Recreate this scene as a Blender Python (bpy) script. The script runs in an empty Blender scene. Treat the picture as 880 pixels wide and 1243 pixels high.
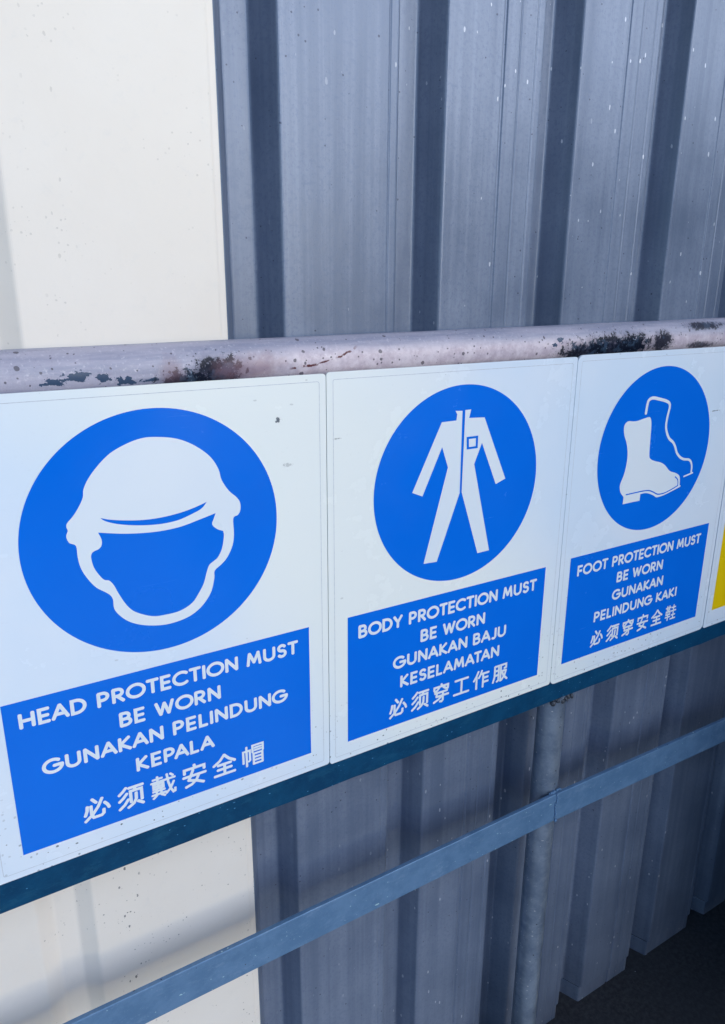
import bpy, bmesh, math, random
from mathutils import Matrix, Vector, geometry, noise
random.seed(7)
C = bpy.context.scene.collection
SC = bpy.context.scene
ZG = 1.79            # height of the sign-plane origin (= the camera) above the ground

# ---------------------------------------------------------------- camera
cam_d = bpy.data.cameras.new('camera'); cam = bpy.data.objects.new('camera', cam_d); C.objects.link(cam)
right = Vector((0.86594836, -0.5001151, 0.00427931))
up = Vector((0.13205199, 0.23688372, 0.96252188))
fwd = Vector((0.48238543, 0.83292916, -0.27117026))
m = Matrix((right, up, -fwd)).transposed().to_4x4()
m.translation = Vector((0, -0.80223, ZG))
cam.matrix_world = m
cam_d.sensor_fit = 'VERTICAL'; cam_d.sensor_height = 36.0
cam_d.lens = 843.576 / 1243 * 36.0
cam_d.shift_y = -35.5 / 1243
cam_d.clip_start = 0.01; cam_d.clip_end = 2000
SC.camera = cam

# ---------------------------------------------------------------- sky, sun, exposure
SUN_EL, SUN_AZ = math.radians(15), math.radians(27)     # azimuth from -Y towards +X
w = bpy.data.worlds.new('World'); SC.world = w; w.use_nodes = True
nt = w.node_tree
sky = nt.nodes.new('ShaderNodeTexSky'); sky.sky_type = 'NISHITA'; sky.sun_disc = False
sky.sun_elevation = SUN_EL; sky.sun_rotation = math.pi - SUN_AZ
sky.air_density = 1.0; sky.dust_density = 0.6; sky.ozone_density = 3.0
bg = nt.nodes['Background']; nt.links.new(sky.outputs[0], bg.inputs[0]); bg.inputs[1].default_value = 0.12
sd = bpy.data.lights.new('sun', 'SUN'); sun = bpy.data.objects.new('sun', sd); C.objects.link(sun)
sd.energy = 1.5; sd.angle = math.radians(78); sd.color = (1.0, 0.975, 0.95)
to_sun = Vector((math.sin(SUN_AZ) * math.cos(SUN_EL), -math.cos(SUN_AZ) * math.cos(SUN_EL), math.sin(SUN_EL)))
sun.rotation_euler = to_sun.to_track_quat('Z', 'Y').to_euler()
SC.view_settings.view_transform = 'Standard'; SC.view_settings.look = 'None'
SC.view_settings.exposure = 1.12; SC.view_settings.gamma = 1.0

# ---------------------------------------------------------------- helpers
def link(name, me, mat=None, parent=None):
    o = bpy.data.objects.new(name, me); C.objects.link(o)
    if mat: me.materials.append(mat)
    if parent: o.parent = parent
    return o
def obj(name, bm, mat, parent=None, smooth=False):
    me = bpy.data.meshes.new(name); bmesh.ops.recalc_face_normals(bm, faces=bm.faces)
    bm.to_mesh(me); bm.free()
    if smooth:
        for p in me.polygons: p.use_smooth = True
    return link(name, me, mat, parent)
def flat_obj(name, verts, faces, mat, parent=None):
    me = bpy.data.meshes.new(name); me.from_pydata(verts, [], faces); me.update()
    return link(name, me, mat, parent)
def empty(name, loc, label, cat, group=None):
    o = bpy.data.objects.new(name, None); C.objects.link(o); o.location = loc
    o['label'] = label; o['category'] = cat; o.empty_display_size = 0.1
    if group: o['group'] = group
    return o
def tag(o, label, cat, group=None):
    o['label'] = label; o['category'] = cat
    if group: o['group'] = group
    return o
def structure(o): o['kind'] = 'structure'; return o
def box(bm, x0, x1, y0, y1, z0, z1, bevel=0.0):
    r = bmesh.ops.create_cube(bm, size=1.0)
    for v in r['verts']:
        v.co = Vector(((x0 + x1) / 2 + v.co.x * (x1 - x0), (y0 + y1) / 2 + v.co.y * (y1 - y0), (z0 + z1) / 2 + v.co.z * (z1 - z0)))
    if bevel:
        es = list({e for v in r['verts'] for e in v.link_edges})
        bmesh.ops.bevel(bm, geom=es, offset=bevel, segments=2, affect='EDGES', profile=0.5)

# ---------------------------------------------------------------- materials
class NT:
    def __init__(self, name):
        self.m = bpy.data.materials.new(name); self.m.use_nodes = True
        self.t = self.m.node_tree; self.b = self.t.nodes['Principled BSDF']
        self.tc = self.t.nodes.new('ShaderNodeTexCoord').outputs['Object']
        self.geo = self.t.nodes.new('ShaderNodeNewGeometry').outputs['Position']
    def n(self, t, **kw):
        nd = self.t.nodes.new(t)
        for k, v in kw.items(): setattr(nd, k, v)
        return nd
    def put(self, sock, v):
        if hasattr(v, 'is_output') or isinstance(v, bpy.types.NodeSocket): self.t.links.new(v, sock)
        else: sock.default_value = v
    def mapping(self, vec, scale=(1, 1, 1), loc=(0, 0, 0), rot=(0, 0, 0)):
        nd = self.n('ShaderNodeMapping'); self.put(nd.inputs[0], vec)
        nd.inputs['Scale'].default_value = scale; nd.inputs['Location'].default_value = loc; nd.inputs['Rotation'].default_value = rot
        return nd.outputs[0]
    def noise(self, vec, scale, detail=4, rough=0.55, dist=0.0):
        nd = self.n('ShaderNodeTexNoise'); self.put(nd.inputs['Vector'], vec)
        nd.inputs['Scale'].default_value = scale; nd.inputs['Detail'].default_value = detail
        nd.inputs['Roughness'].default_value = rough; nd.inputs['Distortion'].default_value = dist
        return nd.outputs['Fac']
    def voro(self, vec, scale, feature='F1', out='Distance', rnd=1.0):
        nd = self.n('ShaderNodeTexVoronoi', feature=feature); self.put(nd.inputs['Vector'], vec)
        nd.inputs['Scale'].default_value = scale; nd.inputs['Randomness'].default_value = rnd
        return nd.outputs[out]
    def ramp(self, fac, a, b, va=0.0, vb=1.0, smooth=True):
        nd = self.n('ShaderNodeMapRange', interpolation_type='SMOOTHSTEP' if smooth else 'LINEAR')
        self.put(nd.inputs[0], fac)
        nd.inputs[1].default_value = a; nd.inputs[2].default_value = b
        nd.inputs[3].default_value = va; nd.inputs[4].default_value = vb
        return nd.outputs[0]
    def math(self, op, a, b=0.0, c=0.0):
        nd = self.n('ShaderNodeMath', operation=op)
        for i, v in enumerate((a, b, c)): self.put(nd.inputs[i], v)
        return nd.outputs[0]
    def mix(self, fac, a, b):
        nd = self.n('ShaderNodeMix', data_type='RGBA'); self.put(nd.inputs[0], fac)
        for i, v in ((6, a), (7, b)):
            self.put(nd.inputs[i], v if isinstance(v, bpy.types.NodeSocket) else (*v, 1.0))
        return nd.outputs[2]
    def sep(self, vec):
        nd = self.n('ShaderNodeSeparateXYZ'); self.put(nd.inputs[0], vec); return nd.outputs
    def bump(self, h, strength=0.2, dist=0.001, normal=None):
        nd = self.n('ShaderNodeBump'); self.put(nd.inputs['Height'], h)
        nd.inputs['Strength'].default_value = strength; nd.inputs['Distance'].default_value = dist
        if normal is not None: self.put(nd.inputs['Normal'], normal)
        return nd.outputs[0]
    def out(self, col=None, rough=None, metal=None, normal=None, spec=None):
        if col is not None: self.put(self.b.inputs['Base Color'], col if isinstance(col, bpy.types.NodeSocket) else (*col, 1))
        if rough is not None: self.put(self.b.inputs['Roughness'], rough)
        if metal is not None: self.put(self.b.inputs['Metallic'], metal)
        if normal is not None: self.put(self.b.inputs['Normal'], normal)
        if spec is not None: self.b.inputs['Specular IOR Level'].default_value = spec
        return self.m

def flecks(k, vec, scale, size, density, stretch=(1, 1, 1)):
    """sparse small spots: voronoi cells, only a random share of which holds a spot"""
    v = k.mapping(vec, scale=stretch)
    wob = k.noise(v, scale * 1.7, 3, 0.7)
    d = k.math('ADD', k.voro(v, scale), k.math('MULTIPLY', k.math('SUBTRACT', wob, 0.5), size * 2.2))
    c = k.voro(v, scale, out='Color')
    r = k.sep(c)
    on = k.ramp(r[0], 1 - density, 1 - density + 0.01)
    sz = k.math('MULTIPLY_ADD', r[1], size, size * 0.35)
    spot = k.math('LESS_THAN', d, sz)
    return k.math('MULTIPLY', on, spot)

def mat_galv():
    k = NT('galvanised_steel'); p = k.geo
    streak = k.noise(k.mapping(p, scale=(60, 60, 0.8)), 1.0, 5, 0.6)
    streak2 = k.noise(k.mapping(p, scale=(9, 9, 0.35)), 1.0, 4, 0.55)
    cloud = k.noise(p, 7.0, 5, 0.6)
    grain = k.noise(k.mapping(p, scale=(1, 1, 0.6)), 520, 3, 0.75)
    mott = k.noise(p, 150, 4, 0.7)
    t = k.math('ADD', k.math('MULTIPLY', streak, 0.35), k.math('MULTIPLY', cloud, 0.35))
    t = k.math('ADD', t, k.math('MULTIPLY', streak2, 0.3))
    col = k.mix(k.ramp(t, 0.36, 0.64), (0.118, 0.160, 0.252), (0.21, 0.262, 0.375))
    col = k.mix(k.ramp(mott, 0.47, 0.64, 0.0, 0.4), col, (0.11, 0.155, 0.26))
    pit = k.ramp(grain, 0.60, 0.72)
    col = k.mix(k.math('MULTIPLY', pit, 0.5), col, (0.06, 0.08, 0.15))
    spots = flecks(k, p, 110, 0.12, 0.16)
    col = k.mix(k.math('MULTIPLY', spots, 0.75), col, (0.035, 0.045, 0.09))
    sx = k.sep(p)
    scuff = flecks(k, p, 24, 0.085, 0.34, (1.8, 1.8, 0.75))
    fine = flecks(k, p, 60, 0.12, 0.20, (1.5, 1.5, 0.7))
    lowr = k.ramp(sx[0], 0.35, 0.9, 0.12, 1.0)
    wh = k.math('MULTIPLY', k.math('MAXIMUM', scuff, fine), lowr)
    col = k.mix(k.math('MULTIPLY', wh, 0.8), col, (0.60, 0.65, 0.76))
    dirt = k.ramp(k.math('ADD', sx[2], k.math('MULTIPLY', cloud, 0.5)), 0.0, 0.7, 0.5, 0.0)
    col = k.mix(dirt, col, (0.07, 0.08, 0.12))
    rough = k.ramp(cloud, 0.3, 0.7, 0.33, 0.43)
    nrm = k.bump(k.noise(k.mapping(p, scale=(1, 1, 0.3)), 14, 3, 0.5), 0.5, 0.0035)
    nrm = k.bump(k.math('ADD', k.math('MULTIPLY', grain, 0.5), mott), 0.22, 0.0008, nrm)
    return k.out(col, rough, 0.22, nrm, 0.35)

def mat_white_sheet():
    k = NT('white_painted_steel'); p = k.geo; s = k.sep(p)
    cloud = k.noise(p, 5, 4, 0.55)
    col = k.mix(k.ramp(cloud, 0.35, 0.65), (0.755, 0.725, 0.69), (0.775, 0.75, 0.72))
    mott = k.noise(p, 60, 5, 0.7)
    col = k.mix(k.ramp(mott, 0.55, 0.75, 0, 0.10), col, (0.5, 0.55, 0.6))
    low = k.ramp(s[2], 1.7, 1.0, 0.25, 1.0)
    band = k.ramp(k.math('ABSOLUTE', k.math('SUBTRACT', s[0], 0.118)), 0.006, 0.03, 1.0, 0.0)
    f1 = flecks(k, p, 100, 0.17, 0.6, (1, 1, 0.6))
    f2 = flecks(k, p, 75, 0.11, 0.07)
    f3 = flecks(k, p, 210, 0.20, 0.30)
    patch = k.ramp(k.noise(p, 16, 3, 0.6), 0.5, 0.68)
    sp = k.math('MAXIMUM', k.math('MULTIPLY', k.math('MULTIPLY', f1, band), low), k.math('MULTIPLY', k.math('MULTIPLY', f3, patch), low))
    sp = k.math('MAXIMUM', sp, k.math('MULTIPLY', f2, k.math('MULTIPLY', low, 0.8)))
    col = k.mix(k.math('MULTIPLY', sp, 0.85), col, (0.10, 0.11, 0.13))
    nrm = k.bump(k.noise(p, 30, 3, 0.5), 0.15, 0.002)
    nrm = k.bump(mott, 0.12, 0.0006, nrm)
    return k.out(col, 0.42, 0.0, nrm)

def blob(k, p, cx, cz, rx, rz, n, amt=0.8):
    """soft elliptical stain mask on x and z, edge broken up by a noise value n"""
    s = k.sep(p)
    dx = k.math('DIVIDE', k.math('SUBTRACT', s[0], cx), rx)
    dz = k.math('DIVIDE', k.math('SUBTRACT', s[2], cz), rz)
    d = k.math('SQRT', k.math('ADD', k.math('MULTIPLY', dx, dx), k.math('MULTIPLY', dz, dz)))
    return k.math('ADD', d, k.math('MULTIPLY', k.math('SUBTRACT', n, 0.5), amt * 2))

def mat_print(name, col, col2=None, rough=0.3, dirt=0.0, scratch=0.0):
    k = NT(name); p = k.geo; s = k.sep(p)
    cloud = k.noise(p, 4, 4, 0.5)
    c = k.mix(k.ramp(cloud, 0.35, 0.65), col, col2 or col)
    if dirt:                                                   # warm reflection across the middle of the row, painted into the colour
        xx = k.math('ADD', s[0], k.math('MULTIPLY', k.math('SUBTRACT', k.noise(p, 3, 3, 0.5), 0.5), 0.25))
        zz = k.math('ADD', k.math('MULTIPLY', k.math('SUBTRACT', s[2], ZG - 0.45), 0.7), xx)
        warm_refl = k.math('MULTIPLY', k.ramp(zz, 0.18, 0.42), k.ramp(zz, 0.95, 0.62))
        c = k.mix(k.math('MULTIPLY', warm_refl, 0.85), c, (0.80, 0.855, 0.855))
        low = k.ramp(s[2], ZG - 0.55, ZG - 0.69, 0.03, 1.0)
        f1 = k.math('MAXIMUM', flecks(k, p, 95, 0.13, 0.34, (1.0, 1.0, 1.4)), flecks(k, p, 170, 0.2, 0.3))
        f2 = flecks(k, p, 52, 0.075, 0.14, (0.8, 1, 1.6))
        patch = k.ramp(k.noise(p, 11, 3, 0.6), 0.42, 0.62)
        sp = k.math('MULTIPLY', k.math('MULTIPLY', f1, k.math('MULTIPLY_ADD', patch, 0.7, 0.3)), low)
        sp = k.math('MAXIMUM', sp, k.math('MULTIPLY', f2, k.math('MULTIPLY_ADD', low, 0.7, 0.25)))
        c = k.mix(k.math('MULTIPLY', sp, dirt), c, (0.09, 0.12, 0.17))
        smn = k.noise(p, 260, 4, 0.8)
        for cx, cz, rx, rz, am in ((0.341, -0.1625, .006, .006, .9), (0.352, -0.222, .012, .004, .35), (0.425, -0.195, .010, .0012, .6), (1.245, -0.225, .022, .0016, .8), (0.0, -0.135, .03, .0012, .3)):
            c = k.mix(k.ramp(blob(k, p, cx, ZG + cz, rx, rz, smn, 1.6), 0.55, 0.45, 0, am), c, (0.06, 0.08, 0.12))
    st = k.noise(k.mapping(p, scale=(6, 6, 190)), 1.0, 4, 0.7)
    st = k.math('MULTIPLY', k.ramp(st, 0.60, 0.78), k.ramp(k.noise(p, 13, 2, 0.5), 0.45, 0.65))
    if scratch: c = k.mix(k.math('MULTIPLY', st, scratch), c, (0.35, 0.42, 0.55))
    r = k.math('ADD', k.ramp(k.noise(p, 9, 5, 0.65), 0.3, 0.7, rough - 0.05, rough + 0.08), k.math('MULTIPLY', st, 0.2))
    nrm = k.bump(k.noise(p, 6, 2, 0.4), 0.25, 0.004)
    nrm = k.bump(k.noise(p, 300, 2, 0.5), 0.05, 0.0003, nrm)
    return k.out(c, r, 0.0, nrm, 0.35)

def mat_bar(name, base, dark, light, fleck=0.5, rough=0.5, metal=0.0, spec=0.5):
    k = NT(name); p = k.geo
    cloud = k.noise(p, 22, 5, 0.65)
    col = k.mix(k.ramp(cloud, 0.35, 0.65), dark, base)
    g = k.noise(k.mapping(p, scale=(0.5, 1, 1)), 260, 4, 0.75)
    col = k.mix(k.ramp(g, 0.56, 0.72, 0, 0.45), col, light)
    f = k.math('MAXIMUM', flecks(k, p, 50, 0.11, 0.30, (0.6, 1, 1.7)), flecks(k, p, 120, 0.15, 0.28, (0.8, 1, 1.3)))
    worn = k.math('MULTIPLY', k.ramp(k.noise(k.mapping(p, scale=(0.5, 1, 1.4)), 34, 6, 0.8), 0.54, 0.66), 0.45)
    col = k.mix(worn, col, light)
    col = k.mix(k.math('MULTIPLY', f, fleck), col, tuple(min(1, c * 3 + 0.06) for c in light))
    fd = flecks(k, p, 80, 0.12, 0.12)
    col = k.mix(k.math('MULTIPLY', fd, 0.8), col, (0.02, 0.03, 0.05))
    nrm = k.bump(k.math('ADD', g, cloud), 0.3, 0.0012)
    return k.out(col, rough, metal, nrm, spec)

def mat_pipe():
    k = NT('weathered_rail_paint'); p = k.geo; s = k.sep(p)
    cloud = k.noise(p, 16, 6, 0.65); fine = k.noise(p, 230, 4, 0.7); mid = k.noise(p, 55, 5, 0.7)
    streak = k.noise(k.mapping(p, scale=(6, 60, 60)), 1.0, 5, 0.65)
    a = k.mix(k.ramp(streak, 0.35, 0.65), (0.27, 0.29, 0.41), (0.40, 0.40, 0.52))
    b = k.mix(k.ramp(mid, 0.35, 0.65), (0.50, 0.43, 0.52), (0.66, 0.60, 0.68))
    tx = k.math('ADD', s[0], k.math('MULTIPLY', k.math('SUBTRACT', cloud, 0.5), 0.35))
    col = k.mix(k.math('MULTIPLY', k.ramp(tx, 0.22, 0.42), k.ramp(s[2], ZG - 0.070, ZG - 0.088)), a, b)  # pinkish paint rightwards; bluish sky tint along the top painted into the colour
    col = k.mix(k.ramp(fine, 0.55, 0.75, 0, 0.4), col, (0.24, 0.22, 0.32))
    col = k.mix(k.ramp(fine, 0.45, 0.25, 0, 0.45), col, (0.78, 0.76, 0.84))
    # dark peeled patches and pits
    pits = k.math('MAXIMUM', flecks(k, p, 70, 0.15, 0.30), flecks(k, p, 170, 0.2, 0.22))
    col = k.mix(k.math('MULTIPLY', pits, 0.8), col, (0.055, 0.05, 0.08))
    navy = (0.03, 0.065, 0.135); chip = k.noise(k.mapping(p, scale=(1, 1, 1.5)), 105, 3, 0.65)
    for cx, cz, rx, rz in ((0.085, -0.1005, .009, .0038), (0.112, -0.0945, .013, .0052), (0.098, -0.0985, .007, .0030),
                           (0.138, -0.0985, .009, .0042), (0.160, -0.1035, .0125, .0038), (0.193, -0.1045, .007, .0024),
                           (0.834, -0.080, .006, .0035), (0.82, -0.088, .004, .003)):
        dd = blob(k, p, cx, ZG + cz, rx, rz, chip, 2.4)
        col = k.mix(k.ramp(dd, 0.98, 0.92), col, navy)
    # weld burns: smoky halo with chipped black scale inside
    n2 = k.noise(p, 38, 5, 0.7); n3 = k.noise(p, 60, 4, 0.6); n4 = k.noise(p, 130, 5, 0.75)
    burn = None
    for cx, cz, rx, rz, st in ((0.268, -0.101, .038, .020, 0.95), (0.240, -0.106, .040, .010, 0.9), (0.895, -0.102, .060, .020, 0.95), (0.945, -0.097, .062, .022, 1.0),
                               (1.00, -0.094, .050, .021, 1.0), (1.080, -0.091, .026, .019, 0.9),
                               (1.20, -0.066, .05, .007, 0.8), (1.19, -0.10, .04, .006, 0.7)):
        halo = k.ramp(blob(k, p, cx, ZG + cz, rx * 1.25, rz * 1.2, n3, 0.45), 1.15, 0.35)
        col = k.mix(k.math('MULTIPLY', halo, 0.72 * st), col, (0.055, 0.06, 0.10))
        core = k.ramp(blob(k, p, cx, ZG + cz, rx, rz, n4, 1.9), 0.95, 0.80)
        soot = k.mix(k.ramp(n3, 0.50, 0.62), (0.006, 0.010, 0.024), (0.03, 0.055, 0.10))
        soot = k.mix(k.math('MULTIPLY', k.ramp(fine, 0.60, 0.68), k.ramp(mid, 0.50, 0.58)), soot, (0.30, 0.40, 0.56))  # pale bluish glints on the burns, painted into the colour
        col = k.mix(k.math('MULTIPLY', core, st), col, soot)
        burn = halo if burn is None else k.math('MAXIMUM', burn, halo)
    dd = blob(k, p, 0.31, ZG - 0.096, .05, .02, n2, 0.8)      # brown heat halo
    col = k.mix(k.ramp(dd, 1.2, 0.3, 0, 0.55), col, (0.22, 0.13, 0.17))
    dd = blob(k, p, 0.215, ZG - 0.094, .018, .02, n2, 0.8)
    col = k.mix(k.ramp(dd, 1.2, 0.3, 0, 0.5), col, (0.22, 0.14, 0.18))
    # crack of rust climbing to the right
    line = k.math('SUBTRACT', s[2], k.math('MULTIPLY_ADD', k.math('POWER', k.math('MAXIMUM', k.math('SUBTRACT', s[0], 0.36), 0.0), 2.0), 2.2, ZG - 0.100))
    line = k.math('ADD', line, k.math('MULTIPLY', k.math('SUBTRACT', k.noise(p, 90, 3, 0.6), 0.5), 0.006))
    mk = k.math('MULTIPLY', k.ramp(k.math('ABSOLUTE', line), 0.0018, 0.0008), k.math('MULTIPLY', k.ramp(s[0], 0.36, 0.372), k.ramp(s[0], 0.468, 0.45)))
    mk = k.math('MULTIPLY', mk, k.ramp(k.noise(p, 130, 2, 0.5), 0.42, 0.52))
    col = k.mix(mk, col, (0.10, 0.02, 0.03))
    dist = k.math('MINIMUM', blob(k, p, 0.255, ZG - 0.098, .03, .02, n2, .8), blob(k, p, 0.97, ZG - 0.091, .11, .024, n2, .8))
    lump = k.math('MULTIPLY', k.ramp(dist, 1.0, 0.5), k.noise(p, 90, 5, 0.7))
    nrm = k.bump(lump, 0.6, 0.0022)
    nrm = k.bump(k.math('ADD', k.math('MULTIPLY', mid, 1.0), k.math('MULTIPLY', fine, 0.5)), 0.35, 0.0015, nrm)
    k.put(k.b.inputs['Specular IOR Level'], k.math('MULTIPLY_ADD', burn, -0.42, 0.5))
    return k.out(col, k.ramp(mid, 0.3, 0.7, 0.38, 0.55), 0.0, nrm)

def mat_ground():
    k = NT('asphalt'); p = k.geo
    g = k.noise(p, 90, 5, 0.7); c = k.noise(p, 2.5, 4, 0.6)
    col = k.mix(k.ramp(g, 0.35, 0.7), (0.018, 0.02, 0.026), (0.05, 0.052, 0.06))
    col = k.mix(k.ramp(c, 0.4, 0.65, 0, 0.5), col, (0.03, 0.034, 0.045))
    f = flecks(k, p, 26, 0.10, 0.18)
    col = k.mix(k.math('MULTIPLY', f, 0.8), col, (0.35, 0.37, 0.42))
    return k.out(col, 0.85, 0.0, k.bump(g, 0.6, 0.004))
def mat_plain(name, a, b, rough=0.7, scale=12, metal=0.0):
    k = NT(name); p = k.geo; c = k.noise(p, scale, 5, 0.6)
    return k.out(k.mix(k.ramp(c, 0.3, 0.7), a, b), rough, metal, k.bump(k.noise(p, scale * 8, 4, 0.6), 0.2, 0.001))

M_galv = mat_galv(); M_wsheet = mat_white_sheet(); M_pipe = mat_pipe(); M_ground = mat_ground()
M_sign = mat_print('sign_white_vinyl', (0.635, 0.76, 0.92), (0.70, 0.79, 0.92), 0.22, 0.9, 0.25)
M_print_white = mat_print('white_print', (0.68, 0.77, 0.88), (0.71, 0.79, 0.885), 0.32)
M_blue = mat_print('blue_print', (0.0015, 0.145, 0.74), (0.002, 0.155, 0.77), 0.2)
M_yellow = mat_print('yellow_print', (0.74, 0.52, 0.003), (0.78, 0.56, 0.004), 0.3)
M_key = mat_plain('grey_keyline_print', (0.36, 0.42, 0.52), (0.5, 0.57, 0.68), 0.4, 160)
M_teal = mat_bar('teal_bar_paint', (0.002, 0.055, 0.140), (0.001, 0.040, 0.11), (0.012, 0.09, 0.175), 0.6, 0.5, 0.0, 0.15)
M_bar = mat_bar('blue_grey_bar_paint', (0.12, 0.24, 0.43), (0.085, 0.19, 0.36), (0.21, 0.33, 0.52), 0.5, 0.45, 0.2)
M_post = mat_bar('grey_post_paint', (0.25, 0.315, 0.42), (0.15, 0.205, 0.30), (0.32, 0.38, 0.49), 0.4, 0.36, 0.45)
M_conc = mat_plain('bounce_concrete', (0.55, 0.54, 0.52), (0.64, 0.63, 0.61), 0.85, 3)
M_soot = mat_plain('weld_scale', (0.02, 0.025, 0.035), (0.08, 0.10, 0.14), 0.5, 140, 0.3)

# ---------------------------------------------------------------- ground
flat_obj_ground = structure(flat_obj('ground', [(-400, -400, 0), (400, -400, 0), (400, 400, 0), (-400, 400, 0)], [(0, 1, 2, 3)], M_ground))

bm = bmesh.new(); box(bm, -5.0, 1.15, -6.0, -0.03, -0.1, 0.022, 0.006)  # unseen pale slab, added to bounce light onto the lower wall
structure(obj('bounce_slab', bm, M_conc))
# ---------------------------------------------------------------- corrugated wall
def fillet(pts, r=0.004, seg=3):
    out = [pts[0]]
    for i in range(1, len(pts) - 1):
        p0, p1, p2 = Vector(pts[i - 1]), Vector(pts[i]), Vector(pts[i + 1])
        rr = min(r, (p1 - p0).length * 0.4, (p2 - p1).length * 0.4)
        a = p1 + (p0 - p1).normalized() * rr; b = p1 + (p2 - p1).normalized() * rr
        for j in range(seg + 1):
            t = j / seg; out.append(tuple(a.lerp(p1, t).lerp(p1.lerp(b, t), t)))
    out.append(pts[-1]); return out
def extrude_profile(name, pts, z0, z1, mat, parent, th=0.0008, dy=0.0, nz=1, wave=0.0):
    bm = bmesh.new(); rows = []
    for back in (0, 1):
        rs = []
        for k in range(nz + 1):
            z = z0 + (z1 - z0) * k / nz
            rs.append([bm.verts.new((x, y + dy + back * th + (wave * noise.noise(Vector((x * 2.5, z * 1.6, 3))) if wave else 0), z)) for x, y in pts])
        rows.append(rs)
    n = len(pts)
    for back in (0, 1):
        for k in range(nz):
            for i in range(n - 1):
                r = rows[back]; bm.faces.new((r[k][i], r[k][i + 1], r[k + 1][i + 1], r[k + 1][i]))
    for i in range(n - 1):
        for k in (0, nz): bm.faces.new((rows[0][k][i], rows[1][k][i], rows[1][k][i + 1], rows[0][k][i + 1]))
    for k in range(nz):
        for i in (0, n - 1): bm.faces.new((rows[0][k][i], rows[0][k + 1][i], rows[1][k + 1][i], rows[1][k][i]))
    o = obj(name, bm, mat, parent)
    for p in o.data.polygons: p.use_smooth = False
    return o
YP, DEP = 0.100, 0.045
WT = 2.85 + 0.6
def valley(xr, yp=YP, w=0.08, web=0.021, d=DEP):      # xr = right corner of the valley
    return [(xr - w, yp), (xr - w + web, yp + d), (xr - web, yp + d), (xr, yp)]
def groove(x, yp=YP):
    return [(x - .0035, yp), (x - .0015, yp + .0022), (x + .0015, yp + .0022), (x + .0035, yp)]
def bead(x, yp=YP):
    return [(x - .0022, yp), (x, yp + .0011), (x + .0022, yp)]
def galv_profile(rights, x_start, x_end, last_groove=True):
    pts = [(x_start, YP)]
    for xr in rights:
        pts += bead(xr - 0.095) if xr - 0.1 > x_start else []
        pts += valley(xr)
        if xr + 0.15 < x_end + 0.1: pts += groove(xr + 0.1035) + bead(xr + 0.134)
    pts = [p for p in pts if p[0] < x_end] + [(x_end, YP)]
    out = [pts[0]]
    for p in pts[1:]:
        if p[0] > out[-1][0] + 1e-5: out.append(p)
    return fillet(out)
wall = empty('corrugated_wall', (0.4, YP, 0), 'tall bare galvanised corrugated steel hoarding wall behind the pipe railing and safety signs', 'wall')
def child_at(o, par): o.matrix_parent_inverse = Matrix.Translation(par.location).inverted(); return o
R0 = 0.3970; PIT = 0.2612
def sheet(name, rights, xs, xe, dy):
    pts = galv_profile(rights, xs, xe)
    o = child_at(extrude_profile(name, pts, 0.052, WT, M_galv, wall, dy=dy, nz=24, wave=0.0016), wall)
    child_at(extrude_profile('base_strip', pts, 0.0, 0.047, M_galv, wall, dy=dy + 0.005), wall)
    return o
sheet('sheet', [R0], 0.20, R0 + 0.0085, -0.0012)
sheet('sheet', [R0 + PIT * i for i in range(1, 5)], R0 + 0.001, R0 + PIT * 4 + 0.009, 0.0)
sheet('sheet', [R0 + PIT * i for i in range(5, 9)], R0 + PIT * 4 + 0.001, R0 + PIT * 8 + 0.009, 0.0014)
sheet('sheet', [R0 + PIT * i for i in range(9, 13)], R0 + PIT * 8 + 0.001, R0 + PIT * 12 + 0.15, 0.0028)

child_at(extrude_profile('cap_flashing', [(-6, .02), (6, .02)], WT - .14, WT + .012, mat_plain('flashing_paint', (.12, .11, .11), (.17, .155, .15), .5, 8), wall, th=.004), wall)
bm = bmesh.new(); box(bm, -6, 6, -1.35, .019, WT + .013, WT + .05, .004)  # unseen overhead board, added to cut blue skylight on the wall
sky_blocker = tag(obj('sky_blocker', bm, mat_plain('sky_blocker_board', (.11, .095, .085), (.17, .145, .13), .8, 5)), 'unseen narrow board added along the top of the grey wall to cut skylight', 'sky_blocker')
# white painted sheet, lapped over the bare wall at its right edge
WY = 0.0955
wp = [(-1.8, WY)]
for xr in (-1.414, -1.085, -0.756, -0.427, -0.098 + 0.0, 0.068)[0:0]: pass
for xr in (-1.412, -1.116, -0.82, -0.524, -0.228, 0.068):
    wp += valley(xr, WY, 0.074, 0.022, 0.015) 
wp += [(0.304, WY), (0.3065, WY + 0.0012), (0.3145, WY + 0.0022), (0.3150, WY + 0.0035)]
ws = empty('painted_wall_sheet', (0.1, WY, 0), 'white painted corrugated steel sheet with black specks, left of the bare grey wall', 'metal sheet')
child_at(extrude_profile('sheet', fillet(wp, 0.003, 3), 0.02, WT, M_wsheet, ws, nz=20, wave=0.0010), ws)

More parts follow.
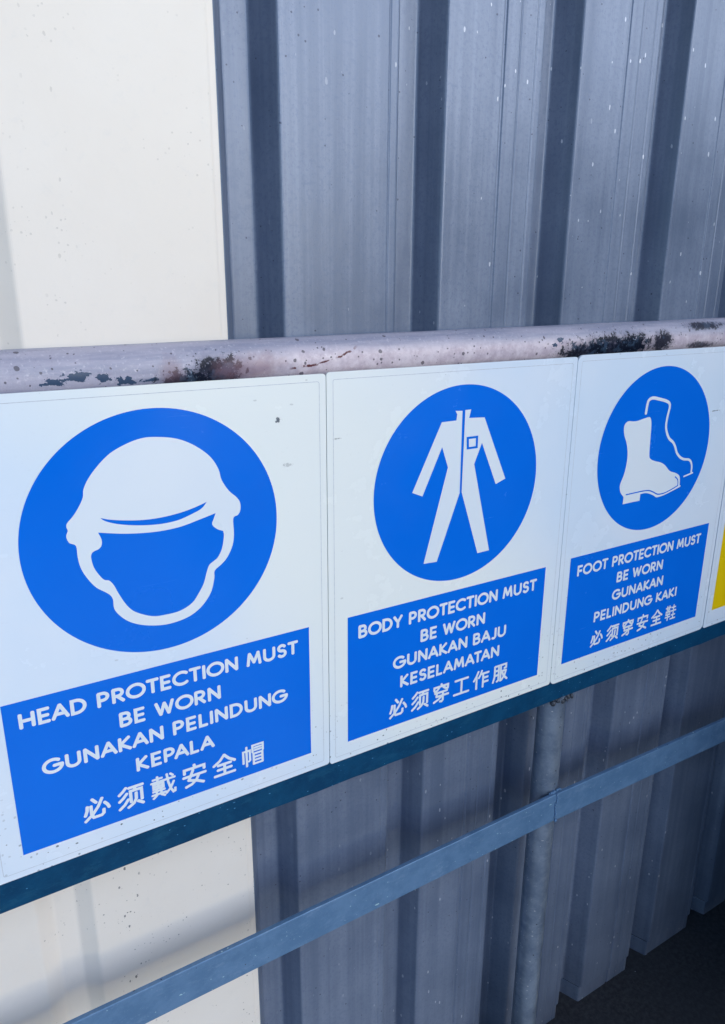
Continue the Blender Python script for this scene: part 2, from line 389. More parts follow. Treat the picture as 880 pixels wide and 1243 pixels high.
# ---------------------------------------------------------------- railing
rail = empty('pipe_railing', (0.909, 0.036, 0), 'weathered steel pipe railing carrying the safety signs, peeling paint and burnt weld marks', 'railing')
def tube(name, path, rad, mat, parent, seg=48, wob=0.0):
    bm = bmesh.new(); rings = []
    for i, p in enumerate(path):
        p = Vector(p); a = Vector(path[max(i - 1, 0)]); b = Vector(path[min(i + 1, len(path) - 1)])
        t = (b - a).normalized(); u = t.orthogonal().normalized() if abs(t.z) < .9 else Vector((1, 0, 0)); 
        if abs(t.z) < .9: u = Vector((0, 0, 1)) - t * t.z; u.normalize()
        v = t.cross(u)
        r = rad[i] if isinstance(rad, list) else rad
        rings.append([bm.verts.new(p + (u * math.cos(q) + v * math.sin(q)) * (r + wob * noise.noise(Vector((p.x * 9 + q, p.z * 9, q * 2))))) for q in [2 * math.pi * j / seg for j in range(seg)]])
    for i in range(len(rings) - 1):
        for j in range(seg): bm.faces.new((rings[i][j], rings[i][(j + 1) % seg], rings[i + 1][(j + 1) % seg], rings[i + 1][j]))
    bm.faces.new(rings[0]); bm.faces.new(rings[-1][::-1])
    return obj(name, bm, mat, parent, True)
RP = 0.030; YC = 0.040
def pz(x): return ZG - 0.0965 + 0.0098 * x
xs = [-1.7 + 0.02 * i for i in range(int((3.9 + 1.7) / 0.02))]
child_at(tube('top_rail', [(x, YC, pz(x)) for x in xs], RP, M_pipe, rail, 48, 0.0006), rail)
def lumps(name, centres, mat):                                  # raised weld spatter at one joint, too small to pick apart
    bm = bmesh.new()
    for (x, y, z, r) in centres:
        q = bmesh.ops.create_icosphere(bm, subdivisions=2, radius=r)
        for v in q['verts']:
            v.co = v.co * (1 + 0.5 * noise.noise(v.co * 300 + Vector((x, y, z)) * 50)) + Vector((x, y, z))
    o = child_at(obj(name, bm, mat, rail, True), rail); o['kind'] = 'stuff'; return o
# posts
def post(x, y=0.036):
    r = 0.0262
    zs = [0.0, 0.3, 0.6, 0.79, 0.9, 1.2, 1.5, pz(x) - 0.018]
    return child_at(tube('post', [(x, y, z) for z in zs], r, M_post, rail, 40, 0.0004), rail)
for x in (0.911, 2.86, -1.05): post(x)
# flat bars
def bar(name, x0, x1, z0a, z1a, z0b, z1b, y0, y1, mat, nx=60, jag=0.0006):
    bm = bmesh.new(); rings = []
    for i in range(nx + 1):
        t = i / nx; x = x0 + (x1 - x0) * t
        zb = z0a + (z0b - z0a) * t + jag * noise.noise(Vector((x * 40, 1, 0))); zt = z1a + (z1b - z1a) * t + jag * noise.noise(Vector((x * 40, 9, 0)))
        c = 0.0008
        rings.append([bm.verts.new((x, yy, zz)) for yy, zz in ((y0 + c, zb), (y1 - c, zb), (y1, zb + c), (y1, zt - c), (y1 - c, zt), (y0 + c, zt), (y0, zt - c), (y0, zb + c))])
    for i in range(nx):
        for j in range(8): bm.faces.new((rings[i][j], rings[i][(j + 1) % 8], rings[i + 1][(j + 1) % 8], rings[i + 1][j]))
    bm.faces.new(rings[0]); bm.faces.new(rings[-1][::-1])
    return child_at(obj(name, bm, mat, rail), rail)
bar('sign_bar', -1.6, 3.7, ZG - 0.7412, ZG - 0.672, ZG - 0.7432, ZG - 0.674, 0.0036, 0.0096, M_teal, 160, 0.0022)
bar('crossbar', -1.6, 0.912, ZG - 1.0190, ZG - 0.9560, ZG - 1.0232, ZG - 0.9612, 0.0020, 0.0096, M_bar, 60)
bar('crossbar', 0.913, 3.7, ZG - 1.0240, ZG - 0.9616, ZG - 1.113, ZG - 1.046, 0.0020, 0.0096, M_bar, 60)
lumps('weld_bead', [(0.9125 + random.uniform(-.003, .003), 0.001, ZG - 0.962 - 0.0075 * i, random.uniform(.0018, .0036)) for i in range(9)]
      + [(0.925 - 0.004 * i, 0.0075, ZG - 0.9590 + random.uniform(-.001, .002), random.uniform(.002, .004)) for i in range(8)], M_bar)
lumps('weld_bead', [(0.905 + random.uniform(-.02, .03), 0.009 + random.uniform(0, .003), ZG - 0.745 - random.uniform(0, .014), random.uniform(.002, .0055)) for i in range(16)], M_soot)

# ---------------------------------------------------------------- safety signs
HELMET = [(0.1840, -0.1677), (0.2055, -0.1708), (0.2217, -0.1767), (0.2380, -0.1870), (0.2518, -0.2002), (0.2603, -0.2159), (0.2635, -0.2298), (0.2718, -0.2445), (0.2820, -0.2552), (0.2862, -0.2635), (0.2858, -0.2728), (0.2824, -0.2784), (0.2761, -0.2821), (0.2760, -0.3025), (0.2734, -0.3178), (0.2658, -0.3323), (0.2576, -0.3403), (0.2483, -0.3473), (0.2472, -0.3574), (0.2418, -0.3756), (0.2302, -0.3908), (0.2160, -0.4004), (0.2008, -0.4047), (0.1831, -0.4058), (0.1660, -0.4030), (0.1495, -0.3972), (0.1363, -0.3886), (0.1265, -0.3769), (0.1232, -0.3684), (0.1232, -0.3593), (0.1211, -0.3528), (0.1158, -0.3471), (0.1061, -0.3389), (0.0982, -0.3269), (0.0920, -0.3125), (0.0897, -0.2977), (0.0893, -0.2840), (0.0828, -0.2794), (0.0805, -0.2733), (0.0807, -0.2692), (0.0826, -0.2648), (0.0816, -0.2602), (0.0828, -0.2557), (0.0897, -0.2485), (0.0968, -0.2386), (0.1021, -0.2284), (0.1037, -0.2191), (0.1098, -0.2077), (0.1210, -0.1942), (0.1361, -0.1811), (0.1548, -0.1723), (0.1708, -0.1680)]
FACE = [(0.1142, -0.2723), (0.1172, -0.2814), (0.1165, -0.2885), (0.1131, -0.2922), (0.1078, -0.2940), (0.1050, -0.2964), (0.1039, -0.3019), (0.1059, -0.3139), (0.1113, -0.3253), (0.1159, -0.3313), (0.1210, -0.3333), (0.1257, -0.3403), (0.1300, -0.3518), (0.1380, -0.3689), (0.1480, -0.3806), (0.1669, -0.3906), (0.1840, -0.3925), (0.2017, -0.3914), (0.2170, -0.3844), (0.2268, -0.3722), (0.2335, -0.3608), (0.2373, -0.3489), (0.2415, -0.3386), (0.2472, -0.3344), (0.2536, -0.3299), (0.2597, -0.3184), (0.2627, -0.3032), (0.2621, -0.2962), (0.2556, -0.2932), (0.2498, -0.2879), (0.2485, -0.2837), (0.2503, -0.2794), (0.2537, -0.2713), (0.2326, -0.2764), (0.2091, -0.2815), (0.1863, -0.2829), (0.1643, -0.2817), (0.1430, -0.2788), (0.1275, -0.2755)]
VISOR = [(0.1183, -0.2554), (0.1290, -0.2592), (0.1470, -0.2631), (0.1656, -0.2656), (0.1875, -0.2660), (0.2102, -0.2637), (0.2278, -0.2599), (0.2433, -0.2551), (0.2364, -0.2625), (0.2244, -0.2675), (0.2068, -0.2727), (0.1869, -0.2741), (0.1651, -0.2722), (0.1440, -0.2680), (0.1312, -0.2638), (0.1225, -0.2595)]
SUIT_L = [(0.6208, -0.1735), (0.6336, -0.1745), (0.6349, -0.3006), (0.5964, -0.4051), (0.5720, -0.4035), (0.6110, -0.2576), (0.5990, -0.2253), (0.5663, -0.2960), (0.5481, -0.2880), (0.5968, -0.1881), (0.6231, -0.1879), (0.6242, -0.1789)]
SUIT_R = [(0.6389, -0.1737), (0.6497, -0.1737), (0.6466, -0.1861), (0.6759, -0.1878), (0.7243, -0.2897), (0.7052, -0.2961), (0.6735, -0.2267), (0.6603, -0.2583), (0.6993, -0.4057), (0.6757, -0.4061), (0.6387, -0.2998)]
POCKET = [(0.6434, -0.2147), (0.6654, -0.2147), (0.6655, -0.2340), (0.6445, -0.2339)]
POCKET_IN = [(0.6479, -0.2183), (0.6612, -0.2183), (0.6614, -0.2304), (0.6487, -0.2308)]
BOOT = [(0.9990, -0.2231), (1.0123, -0.2245), (1.0239, -0.2244), (1.0383, -0.2220), (1.0515, -0.2204), (1.0563, -0.2222), (1.0600, -0.2297), (1.0620, -0.2442), (1.0632, -0.2650), (1.0655, -0.2924), (1.0714, -0.2998), (1.0831, -0.3046), (1.0996, -0.3092), (1.1136, -0.3163), (1.1289, -0.3290), (1.1463, -0.3350), (1.1572, -0.3404), (1.1615, -0.3454), (1.1636, -0.3524), (1.1647, -0.3615), (1.1677, -0.3630), (1.1655, -0.3656), (1.1465, -0.3701), (1.1214, -0.3753), (1.1007, -0.3767), (1.0920, -0.3721), (1.0784, -0.3664), (1.0654, -0.3632), (1.0531, -0.3636), (1.0530, -0.3761), (1.0338, -0.3758), (1.0074, -0.3760), (1.0081, -0.3651), (1.0070, -0.3617), (0.9988, -0.3531), (0.9951, -0.3442), (0.9953, -0.3359), (1.0014, -0.3221), (1.0051, -0.3080), (1.0066, -0.2896), (1.0040, -0.2730), (0.9991, -0.2602), (0.9922, -0.2474), (0.9891, -0.2351), (0.9910, -0.2274)]
SOLE = [(1.0139, -0.3589), (1.0431, -0.3585), (1.0615, -0.3585), (1.0773, -0.3602), (1.0891, -0.3647), (1.1029, -0.3709), (1.1206, -0.3712), (1.1394, -0.3675), (1.1591, -0.3618), (1.1576, -0.3527), (1.1544, -0.3478), (1.1479, -0.3432)]
BOOT2 = [(1.0426, -0.2125), (1.0443, -0.1960), (1.0475, -0.1893), (1.0575, -0.1866), (1.0747, -0.1899), (1.0941, -0.1948), (1.1036, -0.1996), (1.1063, -0.2070), (1.1037, -0.2212), (1.1021, -0.2376), (1.1054, -0.2505), (1.1151, -0.2651), (1.1280, -0.2739), (1.1362, -0.2834), (1.1436, -0.2960), (1.1554, -0.3061), (1.1680, -0.3113), (1.1818, -0.3136), (1.1896, -0.3190), (1.1943, -0.3285), (1.1949, -0.3408)]
TOE2 = [(1.1740, -0.3459), (1.1995, -0.3419)]

PY = -0.0003
def smooth_poly(pts, n=4, closed=True, sharp=60):
    """Catmull-Rom through the points, corners sharper than `sharp` degrees kept"""
    N = len(pts); out = []
    def corner(i):
        if not closed and (i == 0 or i == N - 1): return True
        a, b, c = Vector(pts[(i - 1) % N]), Vector(pts[i]), Vector(pts[(i + 1) % N])
        return (b - a).angle(c - b) > math.radians(sharp)
    rng = range(N) if closed else range(N - 1)
    for i in rng:
        p1, p2 = Vector(pts[i]), Vector(pts[(i + 1) % N])
        p0 = p1 + (p1 - p2) * 0.3 if corner(i) else Vector(pts[(i - 1) % N])
        p3 = p2 + (p2 - p1) * 0.3 if corner((i + 1) % N) else Vector(pts[(i + 2) % N])
        for j in range(n):
            t = j / n
            out.append(0.5 * ((2 * p1) + (p2 - p0) * t + (2 * p0 - 5 * p1 + 4 * p2 - p3) * t * t + (3 * p1 - p0 - 3 * p2 + p3) * t ** 3))
    if not closed: out.append(Vector(pts[-1]))
    return [tuple(p) for p in out]
def poly_obj(name, loops, mat, parent, y, cx):
    """filled flat print; loops = outer then holes, in sign-plane metres"""
    ls = [[Vector((a - cx, 0, b)) for a, b in l] for l in loops]
    tri = geometry.tessellate_polygon(ls)
    vs = [v for l in ls for v in l]
    verts = [(v.x, y, v.z) for v in vs]
    faces = []
    for t in tri:
        a, b, c = (vs[i] for i in t)
        n = (b - a).cross(c - a).y
        faces.append(t if n < 0 else t[::-1])
    return flat_obj(name, verts, faces, mat, parent)
def ribbon(pts, w, caps=6, miter=True):
    """outline of a stroke of width w (number or list) with round ends"""
    P = [Vector(p) for p in pts]; n = len(P); L = []; R = []
    W = w if isinstance(w, list) else [w] * n
    for i in range(n):
        d1 = (P[i] - P[i - 1]).normalized() if i else (P[1] - P[0]).normalized()
        d2 = (P[i + 1] - P[i]).normalized() if i < n - 1 else d1
        t = (d1 + d2); t = t.normalized() if t.length > 1e-6 else d1
        nn = Vector((-t.y, t.x)); k = max(0.5, nn.dot(Vector((-d1.y, d1.x))))
        L.append(P[i] + nn * W[i] / 2 / k); R.append(P[i] - nn * W[i] / 2 / k)
    out = list(L)
    def cap(c, a0, r): return [c + Vector((math.cos(a0 - math.pi * j / caps), math.sin(a0 - math.pi * j / caps))) * r for j in range(1, caps)]
    d = (P[-1] - P[-2]); out += cap(P[-1], math.atan2(d.x, -d.y), W[-1] / 2)
    out += R[::-1]
    d = (P[0] - P[1]); out += cap(P[0], math.atan2(d.x, -d.y), W[0] / 2)
    return [tuple(p) for p in out]
def arc(cx, cy, rx, ry, a0, a1, n=14):
    return [(cx + rx * math.cos(math.radians(a0 + (a1 - a0) * i / n)), cy + ry * math.sin(math.radians(a0 + (a1 - a0) * i / n))) for i in range(n + 1)]
# stroke alphabet on a cap height of 1: letter -> (advance width, strokes)
GL = {
 'A': (.80, [[(.0, 0), (.40, 1), (.80, 0)], [(.15, .31), (.65, .31)]]),
 'B': (.56, [[(0, 0), (0, 1)], [(0, 1), (.26, 1)] + arc(.26, .76, .23, .24, 90, -90) + [(0, .52)], [(.0, 0), (.29, 0)] + arc(.29, .26, .27, .26, -90, 90) + [(.1, .52)]]),
 'C': (.80, [arc(.50, .5, .50, .5, 48, 312, 22)]),
 'D': (.70, [[(0, 0), (0, 1), (.22, 1)] + arc(.22, .5, .48, .5, 90, -90, 16) + [(0, 0)]]),
 'E': (.48, [[(.48, 1), (0, 1), (0, 0), (.48, 0)], [(0, .5), (.44, .5)]]),
 'F': (.46, [[(.46, 1), (0, 1), (0, 0)], [(0, .48), (.42, .48)]]),
 'G': (.94, [arc(.50, .5, .50, .5, 48, 360, 26) + [(.56, .5)]]),
 'H': (.66, [[(0, 0), (0, 1)], [(.66, 0), (.66, 1)], [(0, .5), (.66, .5)]]),
 'I': (.0, [[(0, 0), (0, 1)]]),
 'J': (.36, [[(.36, 1), (.36, .22)] + arc(.16, .22, .20, .22, 0, -125, 8)]),
 'K': (.60, [[(0, 0), (0, 1)], [(.54, 1), (.03, .50), (.60, 0)]]),
 'L': (.42, [[(0, 1), (0, 0), (.42, 0)]]),
 'M': (.86, [[(0, 0), (.12, 1), (.43, .18), (.74, 1), (.86, 0)]]),
 'N': (.68, [[(0, 0), (0, 1), (.68, 0), (.68, 1)]]),
 'O': (1.0, [arc(.5, .5, .5, .5, 90, 450, 32)]),
 'P': (.52, [[(0, 0), (0, 1)], [(0, 1), (.24, 1)] + arc(.24, .72, .28, .28, 90, -90) + [(0, .44)]]),
 'R': (.56, [[(0, 0), (0, 1)], [(0, 1), (.25, 1)] + arc(.25, .73, .27, .27, 90, -90) + [(0, .46)], [(.22, .45), (.56, 0)]]),
 'S': (.50, [arc(.25, .755, .235, .245, 28, 270, 14) + arc(.25, .265, .25, .265, 88, -150, 14)]),
 'T': (.62, [[(0, 1), (.62, 1)], [(.31, 1), (.31, 0)]]),
 'U': (.68, [[(0, 1), (0, .34)] + arc(.34, .34, .34, .34, 180, 360, 14) + [(.68, 1)]]),
 'W': (1.05, [[(0, 1), (.27, 0), (.525, .92), (.78, 0), (1.05, 1)]]),
 'Y': (.66, [[(0, 1), (.33, .46), (.66, 1)], [(.33, .46), (.33, 0)]]),
}
KERN = {'LA': .0, 'PA': -.12, 'AT': -.14, 'TA': -.14, 'YO': -.05, 'OT': -.05, 'AJ': -.02, 'EA': -.04, 'KA': -.05, 'RK': 0}
LAYER = [0]
def stroke_mesh(verts, faces, q, sw, y, cx):
    """append one stroke, split where it turns sharply, with mitred bends and round ends"""
    closed = (Vector(q[0]) - Vector(q[-1])).length < 2e-5
    if closed: q = q[:-1]
    if not closed:
        for i in range(1, len(q) - 1):
            if (Vector(q[i]) - Vector(q[i - 1])).angle(Vector(q[i + 1]) - Vector(q[i])) > math.radians(95):
                stroke_mesh(verts, faces, q[:i + 1], sw, y, cx); stroke_mesh(verts, faces, q[i:], sw, y, cx); return
    LAYER[0] += 1; yy = y - 0.00002 * (LAYER[0] % 7)
    n = len(q); base = len(verts); P = [Vector(p) for p in q]
    for i in range(n):
        a = P[(i - 1) % n] if (closed or i) else P[0] * 2 - P[1]
        b = P[(i + 1) % n] if (closed or i < n - 1) else P[-1] * 2 - P[-2]
        d1 = (P[i] - a).normalized(); d2 = (b - P[i]).normalized()
        t = d1 + d2; t = t.normalized() if t.length > 1e-6 else d1
        nn = Vector((-t.y, t.x)); k = max(0.42, nn.dot(Vector((-d1.y, d1.x))))
        for sg in (1, -1):
            v = P[i] + nn * sg * sw / 2 / k; verts.append((v.x - cx, yy, v.y))
    for i in range(n if closed else n - 1):
        j = (i + 1) % n; faces.append((base + 2 * i, base + 2 * i + 1, base + 2 * j + 1, base + 2 * j))
    if not closed:
        for c, o in ((P[0], P[1]), (P[-1], P[-2])):
            d = (c - o).normalized(); b0 = len(verts); K = 8
            for j in range(K + 1):
                an = -math.pi / 2 + math.pi * j / K
                ex = d * (math.cos(an) * sw / 2 * 0.8) + Vector((-d.y, d.x)) * (math.sin(an) * sw / 2)
                verts.append((c.x + ex.x - cx, yy, c.y + ex.y))
            faces.append(tuple(range(b0, b0 + K + 1)))
def letter_row(text, x0, x1, z, cap, mat, parent, y, cx, stroke=0.205):
    """one line of capitals from x0 to x1 (outer edges), cap height `cap`, baseline z"""
    sw = stroke * cap; h = cap - sw; gap = 0.34; pen = 0; items = []
    for i, ch in enumerate(text):
        if ch == ' ': pen += 0.80; continue
        if i and text[i - 1] != ' ': pen += gap + KERN.get(text[i - 1] + ch, 0) - (0.07 if ch in 'ATWYCGO' or text[i - 1] in 'ATWYO' else 0)
        items.append((ch, pen)); pen += GL[ch][0]
    sx = ((x1 - x0) - sw) / pen
    verts = []; faces = []; lay = 0
    for ch, px in items:
        for s in GL[ch][1]:
            pts = [(x0 + sw / 2 + (px + a) * sx, z + sw / 2 + b * h) for a, b in s]
            q = [pts[0]]
            for p in pts[1:]:
                if (Vector(p) - Vector(q[-1])).length > 1e-5: q.append(p)
            stroke_mesh(verts, faces, q, sw, y, cx)
    return flat_obj('lettering', verts, faces, mat, parent)
# Chinese characters as brush paths on a 100 x 100 field (y up)
HZ = {
 '必': [[(17, 68), (15, 50), (7, 30)], [(30, 66), (30, 24), (37, 13), (66, 13), (74, 20), (75, 36)], [(36, 95), (50, 76)], [(72, 88), (56, 56), (34, 28), (6, 5)], [(80, 66), (90, 52), (95, 38)]],
 '须': [[(34, 95), (22, 82), (7, 70)], [(36, 68), (22, 52), (6, 40)], [(40, 40), (25, 20), (5, 5)], [(44, 90), (98, 90)], [(70, 90), (64, 74)], [(50, 24), (50, 74), (92, 74), (92, 24)], [(71, 60), (70, 34), (60, 16), (38, 3)], [(76, 20), (96, 4)]],
 '戴': [[(10, 88), (46, 88)], [(28, 98), (28, 74)], [(3, 74), (97, 74)], [(66, 97), (70, 60), (78, 26), (88, 6), (95, 8), (96, 22)], [(92, 56), (78, 28), (60, 10)], [(80, 95), (90, 84)], [(11, 44), (11, 65), (50, 65), (50, 44), (11, 44)], [(30, 65), (30, 44)], [(11, 54.5), (50, 54.5)], [(8, 33), (54, 33)], [(22, 40), (22, 18)], [(40, 40), (40, 18)], [(4, 18), (58, 18)], [(22, 13), (8, 2)], [(40, 13), (54, 3)]],
 '安': [[(50, 98), (53, 87)], [(9, 66), (9, 84), (91, 84), (91, 68)], [(44, 74), (30, 42), (24, 32), (58, 20), (86, 4)], [(68, 48), (56, 24), (36, 9), (12, 3)], [(4, 49), (96, 49)]],
 '全': [[(50, 97), (32, 74), (4, 56)], [(50, 97), (70, 74), (96, 56)], [(22, 53), (78, 53)], [(20, 31), (80, 31)], [(50, 53), (50, 6)], [(6, 5), (94, 5)]],
 '帽': [[(6, 20), (6, 76), (36, 76), (36, 28), (30, 23)], [(21, 96), (21, 2)], [(48, 62), (48, 95), (95, 95), (95, 62)], [(57, 82), (86, 82)], [(57, 70), (86, 70)], [(52, 3), (52, 54), (92, 54), (92, 3)], [(52, 37), (92, 37)], [(52, 21), (92, 21)], [(52, 4), (92, 4)]],
 '穿': [[(50, 98), (52, 88)], [(9, 70), (9, 86), (91, 86), (91, 70)], [(38, 80), (26, 68), (12, 62)], [(62, 80), (76, 69), (90, 65)], [(14, 54), (86, 54)], [(26, 54), (22, 34), (94, 34)], [(61, 54), (61, 8), (55, 2), (44, 4)], [(58, 34), (36, 17), (8, 6)]],
 '工': [[(10, 86), (90, 86)], [(50, 86), (50, 9)], [(4, 9), (96, 9)]],
 '作': [[(30, 97), (18, 72), (3, 50)], [(20, 66), (20, 2)], [(52, 97), (44, 76), (34, 60)], [(46, 78), (97, 78)], [(62, 78), (62, 2)], [(62, 53), (92, 53)], [(62, 29), (94, 29)]],
 '服': [[(13, 92), (13, 34), (4, 4)], [(13, 92), (39, 92), (39, 8), (29, 4)], [(13, 66), (39, 66)], [(13, 40), (39, 40)], [(53, 2), (53, 92), (88, 92), (88, 72), (76, 70)], [(53, 56), (88, 56), (80, 28), (60, 4)], [(61, 54), (74, 26), (96, 4)]],
 '鞋': [[(3, 86), (47, 86)], [(15, 98), (15, 74), (35, 74), (35, 98)], [(25, 74), (25, 2)], [(8, 40), (8, 61), (42, 61), (42, 40), (8, 40)], [(3, 24), (47, 24)], [(58, 81), (92, 81)], [(75, 96), (75, 60)], [(53, 59), (97, 59)], [(58, 31), (92, 31)], [(75, 50), (75, 6)], [(52, 6), (98, 6)]],
}
def hanzi_row(text, x0, x1, z0, z1, mat, parent, y, cx, sw=0.0041):
    N = len(text); hh = z1 - z0; wd = hh * 1.0; step = ((x1 - x0) - wd) / (N - 1)
    verts = []; faces = []; lay = 0
    for i, ch in enumerate(text):
        thin = 0.80 if ch in '戴帽鞋' else 1.0
        for s in HZ[ch]:
            lay += 1
            q = [(x0 + step * i + sw / 2 + a / 100 * (wd - sw), z0 + sw / 2 + b_ / 100 * (hh - sw)) for a, b_ in s]
            stroke_mesh(verts, faces, q, sw * thin, y, cx)
    return flat_obj('lettering', verts, faces, mat, parent)
def rrect(x0, x1, z0, z1, r, n=6):
    out = []
    for cx, cz, a in ((x1 - r, z1 - r, 0), (x0 + r, z1 - r, 90), (x0 + r, z0 + r, 180), (x1 - r, z0 + r, 270)):
        out += arc(cx, cz, r, r, a, a + 90, n)
    return out
ZT, ZB = -0.1070, -0.6970
def make_sign(x0, x1, zt, zb, label, lean=0.0, rad=0.0045):
    cx = (x0 + x1) / 2
    e = empty('safety_sign', (cx, 0.0, ZG), label, 'sign', 'safety signs fixed side by side to the railing')
    bm = bmesh.new(); o = rrect(x0 + .0003, x1 - .0003, zb, zt, rad)
    NX = len(o)
    f = [bm.verts.new((a - cx, 0.0, b)) for a, b in o]; g = [bm.verts.new((a - cx, 0.0032, b)) for a, b in o]
    bm.faces.new(f); bm.faces.new(g[::-1])
    for i in range(NX): bm.faces.new((f[i], f[(i + 1) % NX], g[(i + 1) % NX], g[i]))
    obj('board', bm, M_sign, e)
    outer = rrect(x0 + .0095, x1 - .0095, zb + .0085, zt - .0095, .003); inner = rrect(x0 + .0101, x1 - .0101, zb + .0091, zt - .0101, .0025)
    poly_obj('border_line', [outer, inner], M_key, e, -0.00012, cx)
    e.rotation_euler = (0, 0, lean)
    return e, cx
def disc(name, cx0, cz0, r, mat, e, cx):
    return poly_obj(name, [arc(cx0, cz0, r, r, 0, 360 - 360 / 128, 127)], mat, e, -0.00025, cx)
def block(name, x0, x1, z0, z1, mat, e, cx):
    return poly_obj(name, [[(x0, z0), (x1, z0), (x1, z1), (x0, z1)]], mat, e, -0.00025, cx)
LY = -0.00045; CAP = 0.0212

S1, c1 = make_sign(-0.0430, 0.4095, ZT - .0005, ZB + .0005, 'white safety sign with helmeted head in a blue disc, reading HEAD PROTECTION MUST BE WORN', 0.0022)
disc('blue_disc', 0.1831, -0.2865, 0.1523, M_blue, S1, c1)
poly_obj('pictogram', [smooth_poly(HELMET, 4), smooth_poly(FACE, 4), smooth_poly(VISOR, 4)], M_print_white, S1, LY, c1)
block('text_panel', -0.0092, 0.3788, -0.6660, -0.4600, M_blue, S1, c1)
for t, a, b, z in (('HEAD PROTECTION MUST', .0065, .3618, -.4962), ('BE WORN', .1160, .2470, -.5315), ('GUNAKAN PELINDUNG', .0236, .3428, -.5662), ('KEPALA', .1308, .2347, -.6022)):
    letter_row(t, a, b, z, CAP, M_print_white, S1, LY, c1)
hanzi_row('必须戴安全帽', .0600, .3068, -.6535, -.6165, M_print_white, S1, LY, c1)

S2, c2 = make_sign(0.4100, 0.8625, ZT + .0008, ZB - .0018, 'white safety sign with a coverall in a blue disc, reading BODY PROTECTION MUST BE WORN', -0.0026)
disc('blue_disc', 0.6360, -0.2890, 0.1530, M_blue, S2, c2)
for s in (SUIT_L, SUIT_R): poly_obj('pictogram', [s], M_print_white, S2, LY, c2)
poly_obj('pocket_outline', [POCKET, POCKET_IN], M_blue, S2, LY - .0001, c2)
block('text_panel', 0.4410, 0.8284, -0.6695, -0.4612, M_blue, S2, c2)
for t, a, b, z in (('BODY PROTECTION MUST', .4588, .8099, -.4998), ('BE WORN', .5705, .6992, -.5355), ('GUNAKAN BAJU', .5200, .7468, -.5700), ('KESELAMATAN', .5343, .7346, -.6050)):
    letter_row(t, a, b, z, CAP + .0005, M_print_white, S2, LY, c2)
hanzi_row('必须穿工作服', .5125, .7590, -.6575, -.6200, M_print_white, S2, LY, c2)

S3, c3 = make_sign(0.8630, 1.3085, ZT + .0030, ZB - .0045, 'white safety sign with work boots in a blue disc, reading FOOT PROTECTION MUST BE WORN', 0.0024, 0.011)
disc('blue_disc', 1.0835, -0.2841, 0.1521, M_blue, S3, c3)
poly_obj('pictogram', [smooth_poly(BOOT, 4)], M_print_white, S3, LY, c3)
poly_obj('sole_line', [ribbon(smooth_poly(SOLE, 4, False), 0.0023)], M_blue, S3, LY - .0001, c3)
b2 = smooth_poly(BOOT2, 5, False)
poly_obj('pictogram', [ribbon(b2, [0.0060 - 0.0016 * i / (len(b2) - 1) for i in range(len(b2))])], M_print_white, S3, LY, c3)
poly_obj('pictogram', [ribbon(TOE2, 0.0030)], M_print_white, S3, LY - .00005, c3)
block('text_panel', 0.8876, 1.2768, -0.6655, -0.4572, M_blue, S3, c3)
for t, a, b, z in (('FOOT PROTECTION MUST', .9066, 1.2559, -.4962), ('BE WORN', 1.0140, 1.1450, -.5308), ('GUNAKAN', 1.0060, 1.1520, -.5660), ('PELINDUNG KAKI', .9625, 1.2000, -.6005)):
    letter_row(t, a, b, z, CAP + .0002, M_print_white, S3, LY, c3)
hanzi_row('必须穿安全鞋', .9575, 1.2090, -.6535, -.6165, M_print_white, S3, LY, c3)

S4, c4 = make_sign(1.3095, 1.7600, ZT + .0030, ZB - .0045, 'white sign with a yellow panel, cut off by the right edge of the photo')
block('text_panel', 1.3310, 1.7385, -0.6640, -0.4560, M_yellow, S4, c4)

# ---------------------------------------------------------------- unseen steel containers added right and left to block light
M_cont = mat_plain('blocker_paint', (0.022, 0.035, 0.055), (0.04, 0.055, 0.08), 0.55, 6)
ct = empty('blocker_container', (3.52, -4.525, 0), 'unseen dark blue steel container added to block light right of the sign railing', 'container', 'unseen containers added in front of the wall to block light')
def cont_side(name, fixed, a0, a1, axis, z0, z1):
    n = int((a1 - a0) / 0.28); bm = bmesh.new(); lo = []; hi = []
    for i in range(n):
        for f, d in ((0.0, 0), (0.30, 0), (0.5, 1), (0.8, 1)):
            a = a0 + (i + f) * (a1 - a0) / n; off = fixed[0] + fixed[1] * 0.036 * d
            for L, z in ((lo, z0), (hi, z1)): L.append(bm.verts.new((off, a, z) if axis == 'y' else (a, off, z)))
    for L, z in ((lo, z0), (hi, z1)): L.append(bm.verts.new((fixed[0], a1, z) if axis == 'y' else (a1, fixed[0], z)))
    for i in range(len(lo) - 1): bm.faces.new((lo[i], lo[i + 1], hi[i + 1], hi[i]))
    return child_at(obj(name, bm, M_cont, ct), ct)
CX0, CX1, CY0, CY1, CH = 2.3, 4.74, -7.6, -1.45, 2.59
def cont_box(name, *a):
    bm = bmesh.new(); box(bm, *a, 0.004); return child_at(obj(name, bm, M_cont, ct), ct)
cont_side('side_panel', (CX0 + .03, 1), CY0 + .15, CY1 - .15, 'y', .16, CH - .12)
cont_side('side_panel', (CX1 - .03, -1), CY0 + .15, CY1 - .15, 'y', .16, CH - .12)
cont_side('end_panel', (CY1 - .03, -1), CX0 + .15, CX1 - .15, 'x', .16, CH - .12)
cont_side('end_panel', (CY0 + .03, 1), CX0 + .15, CX1 - .15, 'x', .16, CH - .12)
for x in (CX0, CX1 - .15):
    for y in (CY0, CY1 - .15): cont_box('corner_post', x, x + .15, y, y + .15, .003, CH - .001)
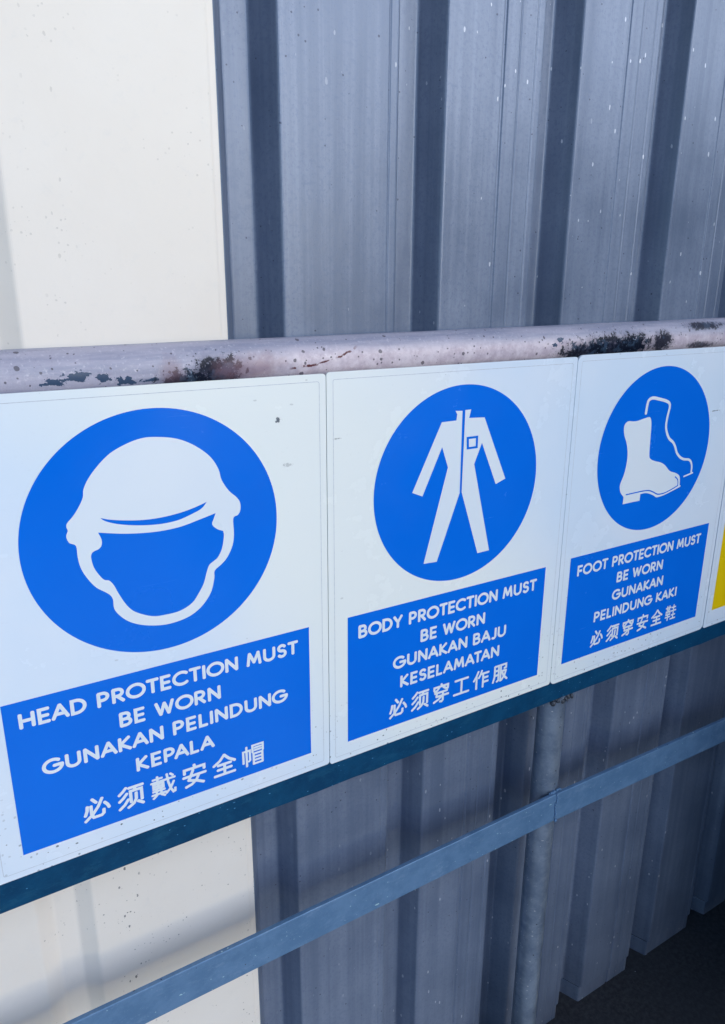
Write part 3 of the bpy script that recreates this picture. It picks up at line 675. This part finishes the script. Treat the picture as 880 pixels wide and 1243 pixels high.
for z in (.02, CH - .12):
    for x in (CX0 + .002, CX1 - .062): cont_box('rail_beam', x, x + .06, CY0 + .151, CY1 - .151, z, z + .118)
    for y in (CY0 + .002, CY1 - .062): cont_box('rail_beam', CX0 + .151, CX1 - .151, y, y + .06, z, z + .118)
cont_box('roof', CX0 + .062, CX1 - .062, CY0 + .062, CY1 - .062, CH - .03, CH - .008)

def copy_container(src, dx, dy, label):
    r = src.copy(); C.objects.link(r); r.location = (dx, dy, 0); r['label'] = label
    for c in src.children:
        d = c.copy(); C.objects.link(d); d.parent = r
copy_container(ct, -3.6, -3.7, 'second unseen dark blue steel container, added at the left to block light')
ct.location = (5.6, -2.6, 0); ct.rotation_euler = (0, 0, math.pi / 2)

# unseen low steel skip, added just right of view to shade the wall foot
DX = 0.2
sk = empty('blocker_skip', (1.95 + DX, -0.66, 0), 'unseen low dark steel skip added beside the railing to shade the foot of the wall', 'skip')
bm = bmesh.new()
rings = []
for (x0, x1, y0, y1, z) in ((1.42, 2.5, -.90, -.42, .04), (1.30, 2.62, -.97, -.35, 1.09), (1.33, 2.59, -.94, -.38, 1.09), (1.45, 2.47, -.87, -.45, .07)):
    rings.append([bm.verts.new(p) for p in ((x0 + DX, y0, z), (x1 + DX, y0, z), (x1 + DX, y1, z), (x0 + DX, y1, z))])
for i in range(3):
    for j in range(4): bm.faces.new((rings[i][j], rings[i][(j + 1) % 4], rings[i + 1][(j + 1) % 4], rings[i + 1][j]))
bm.faces.new(rings[0]); bm.faces.new(rings[-1][::-1])
child_at(obj('body', bm, M_cont, sk), sk)
for a in ((1.27, 2.65, -1.0, -.95, 1.07, 1.13), (1.27, 2.65, -.37, -.32, 1.07, 1.13), (1.27, 1.32, -.948, -.372, 1.07, 1.13), (2.60, 2.65, -.948, -.372, 1.07, 1.13)):
    bm = bmesh.new(); box(bm, a[0] + DX, a[1] + DX, *a[2:], 0.004); child_at(obj('rim', bm, M_cont, sk), sk)
for x in (1.5 + DX, 1.95 + DX, 2.4 + DX):
    bm = bmesh.new(); box(bm, x - .03, x + .03, -.37, -.33, .1, 1.069, .003); child_at(obj('stiffener', bm, M_cont, sk), sk)
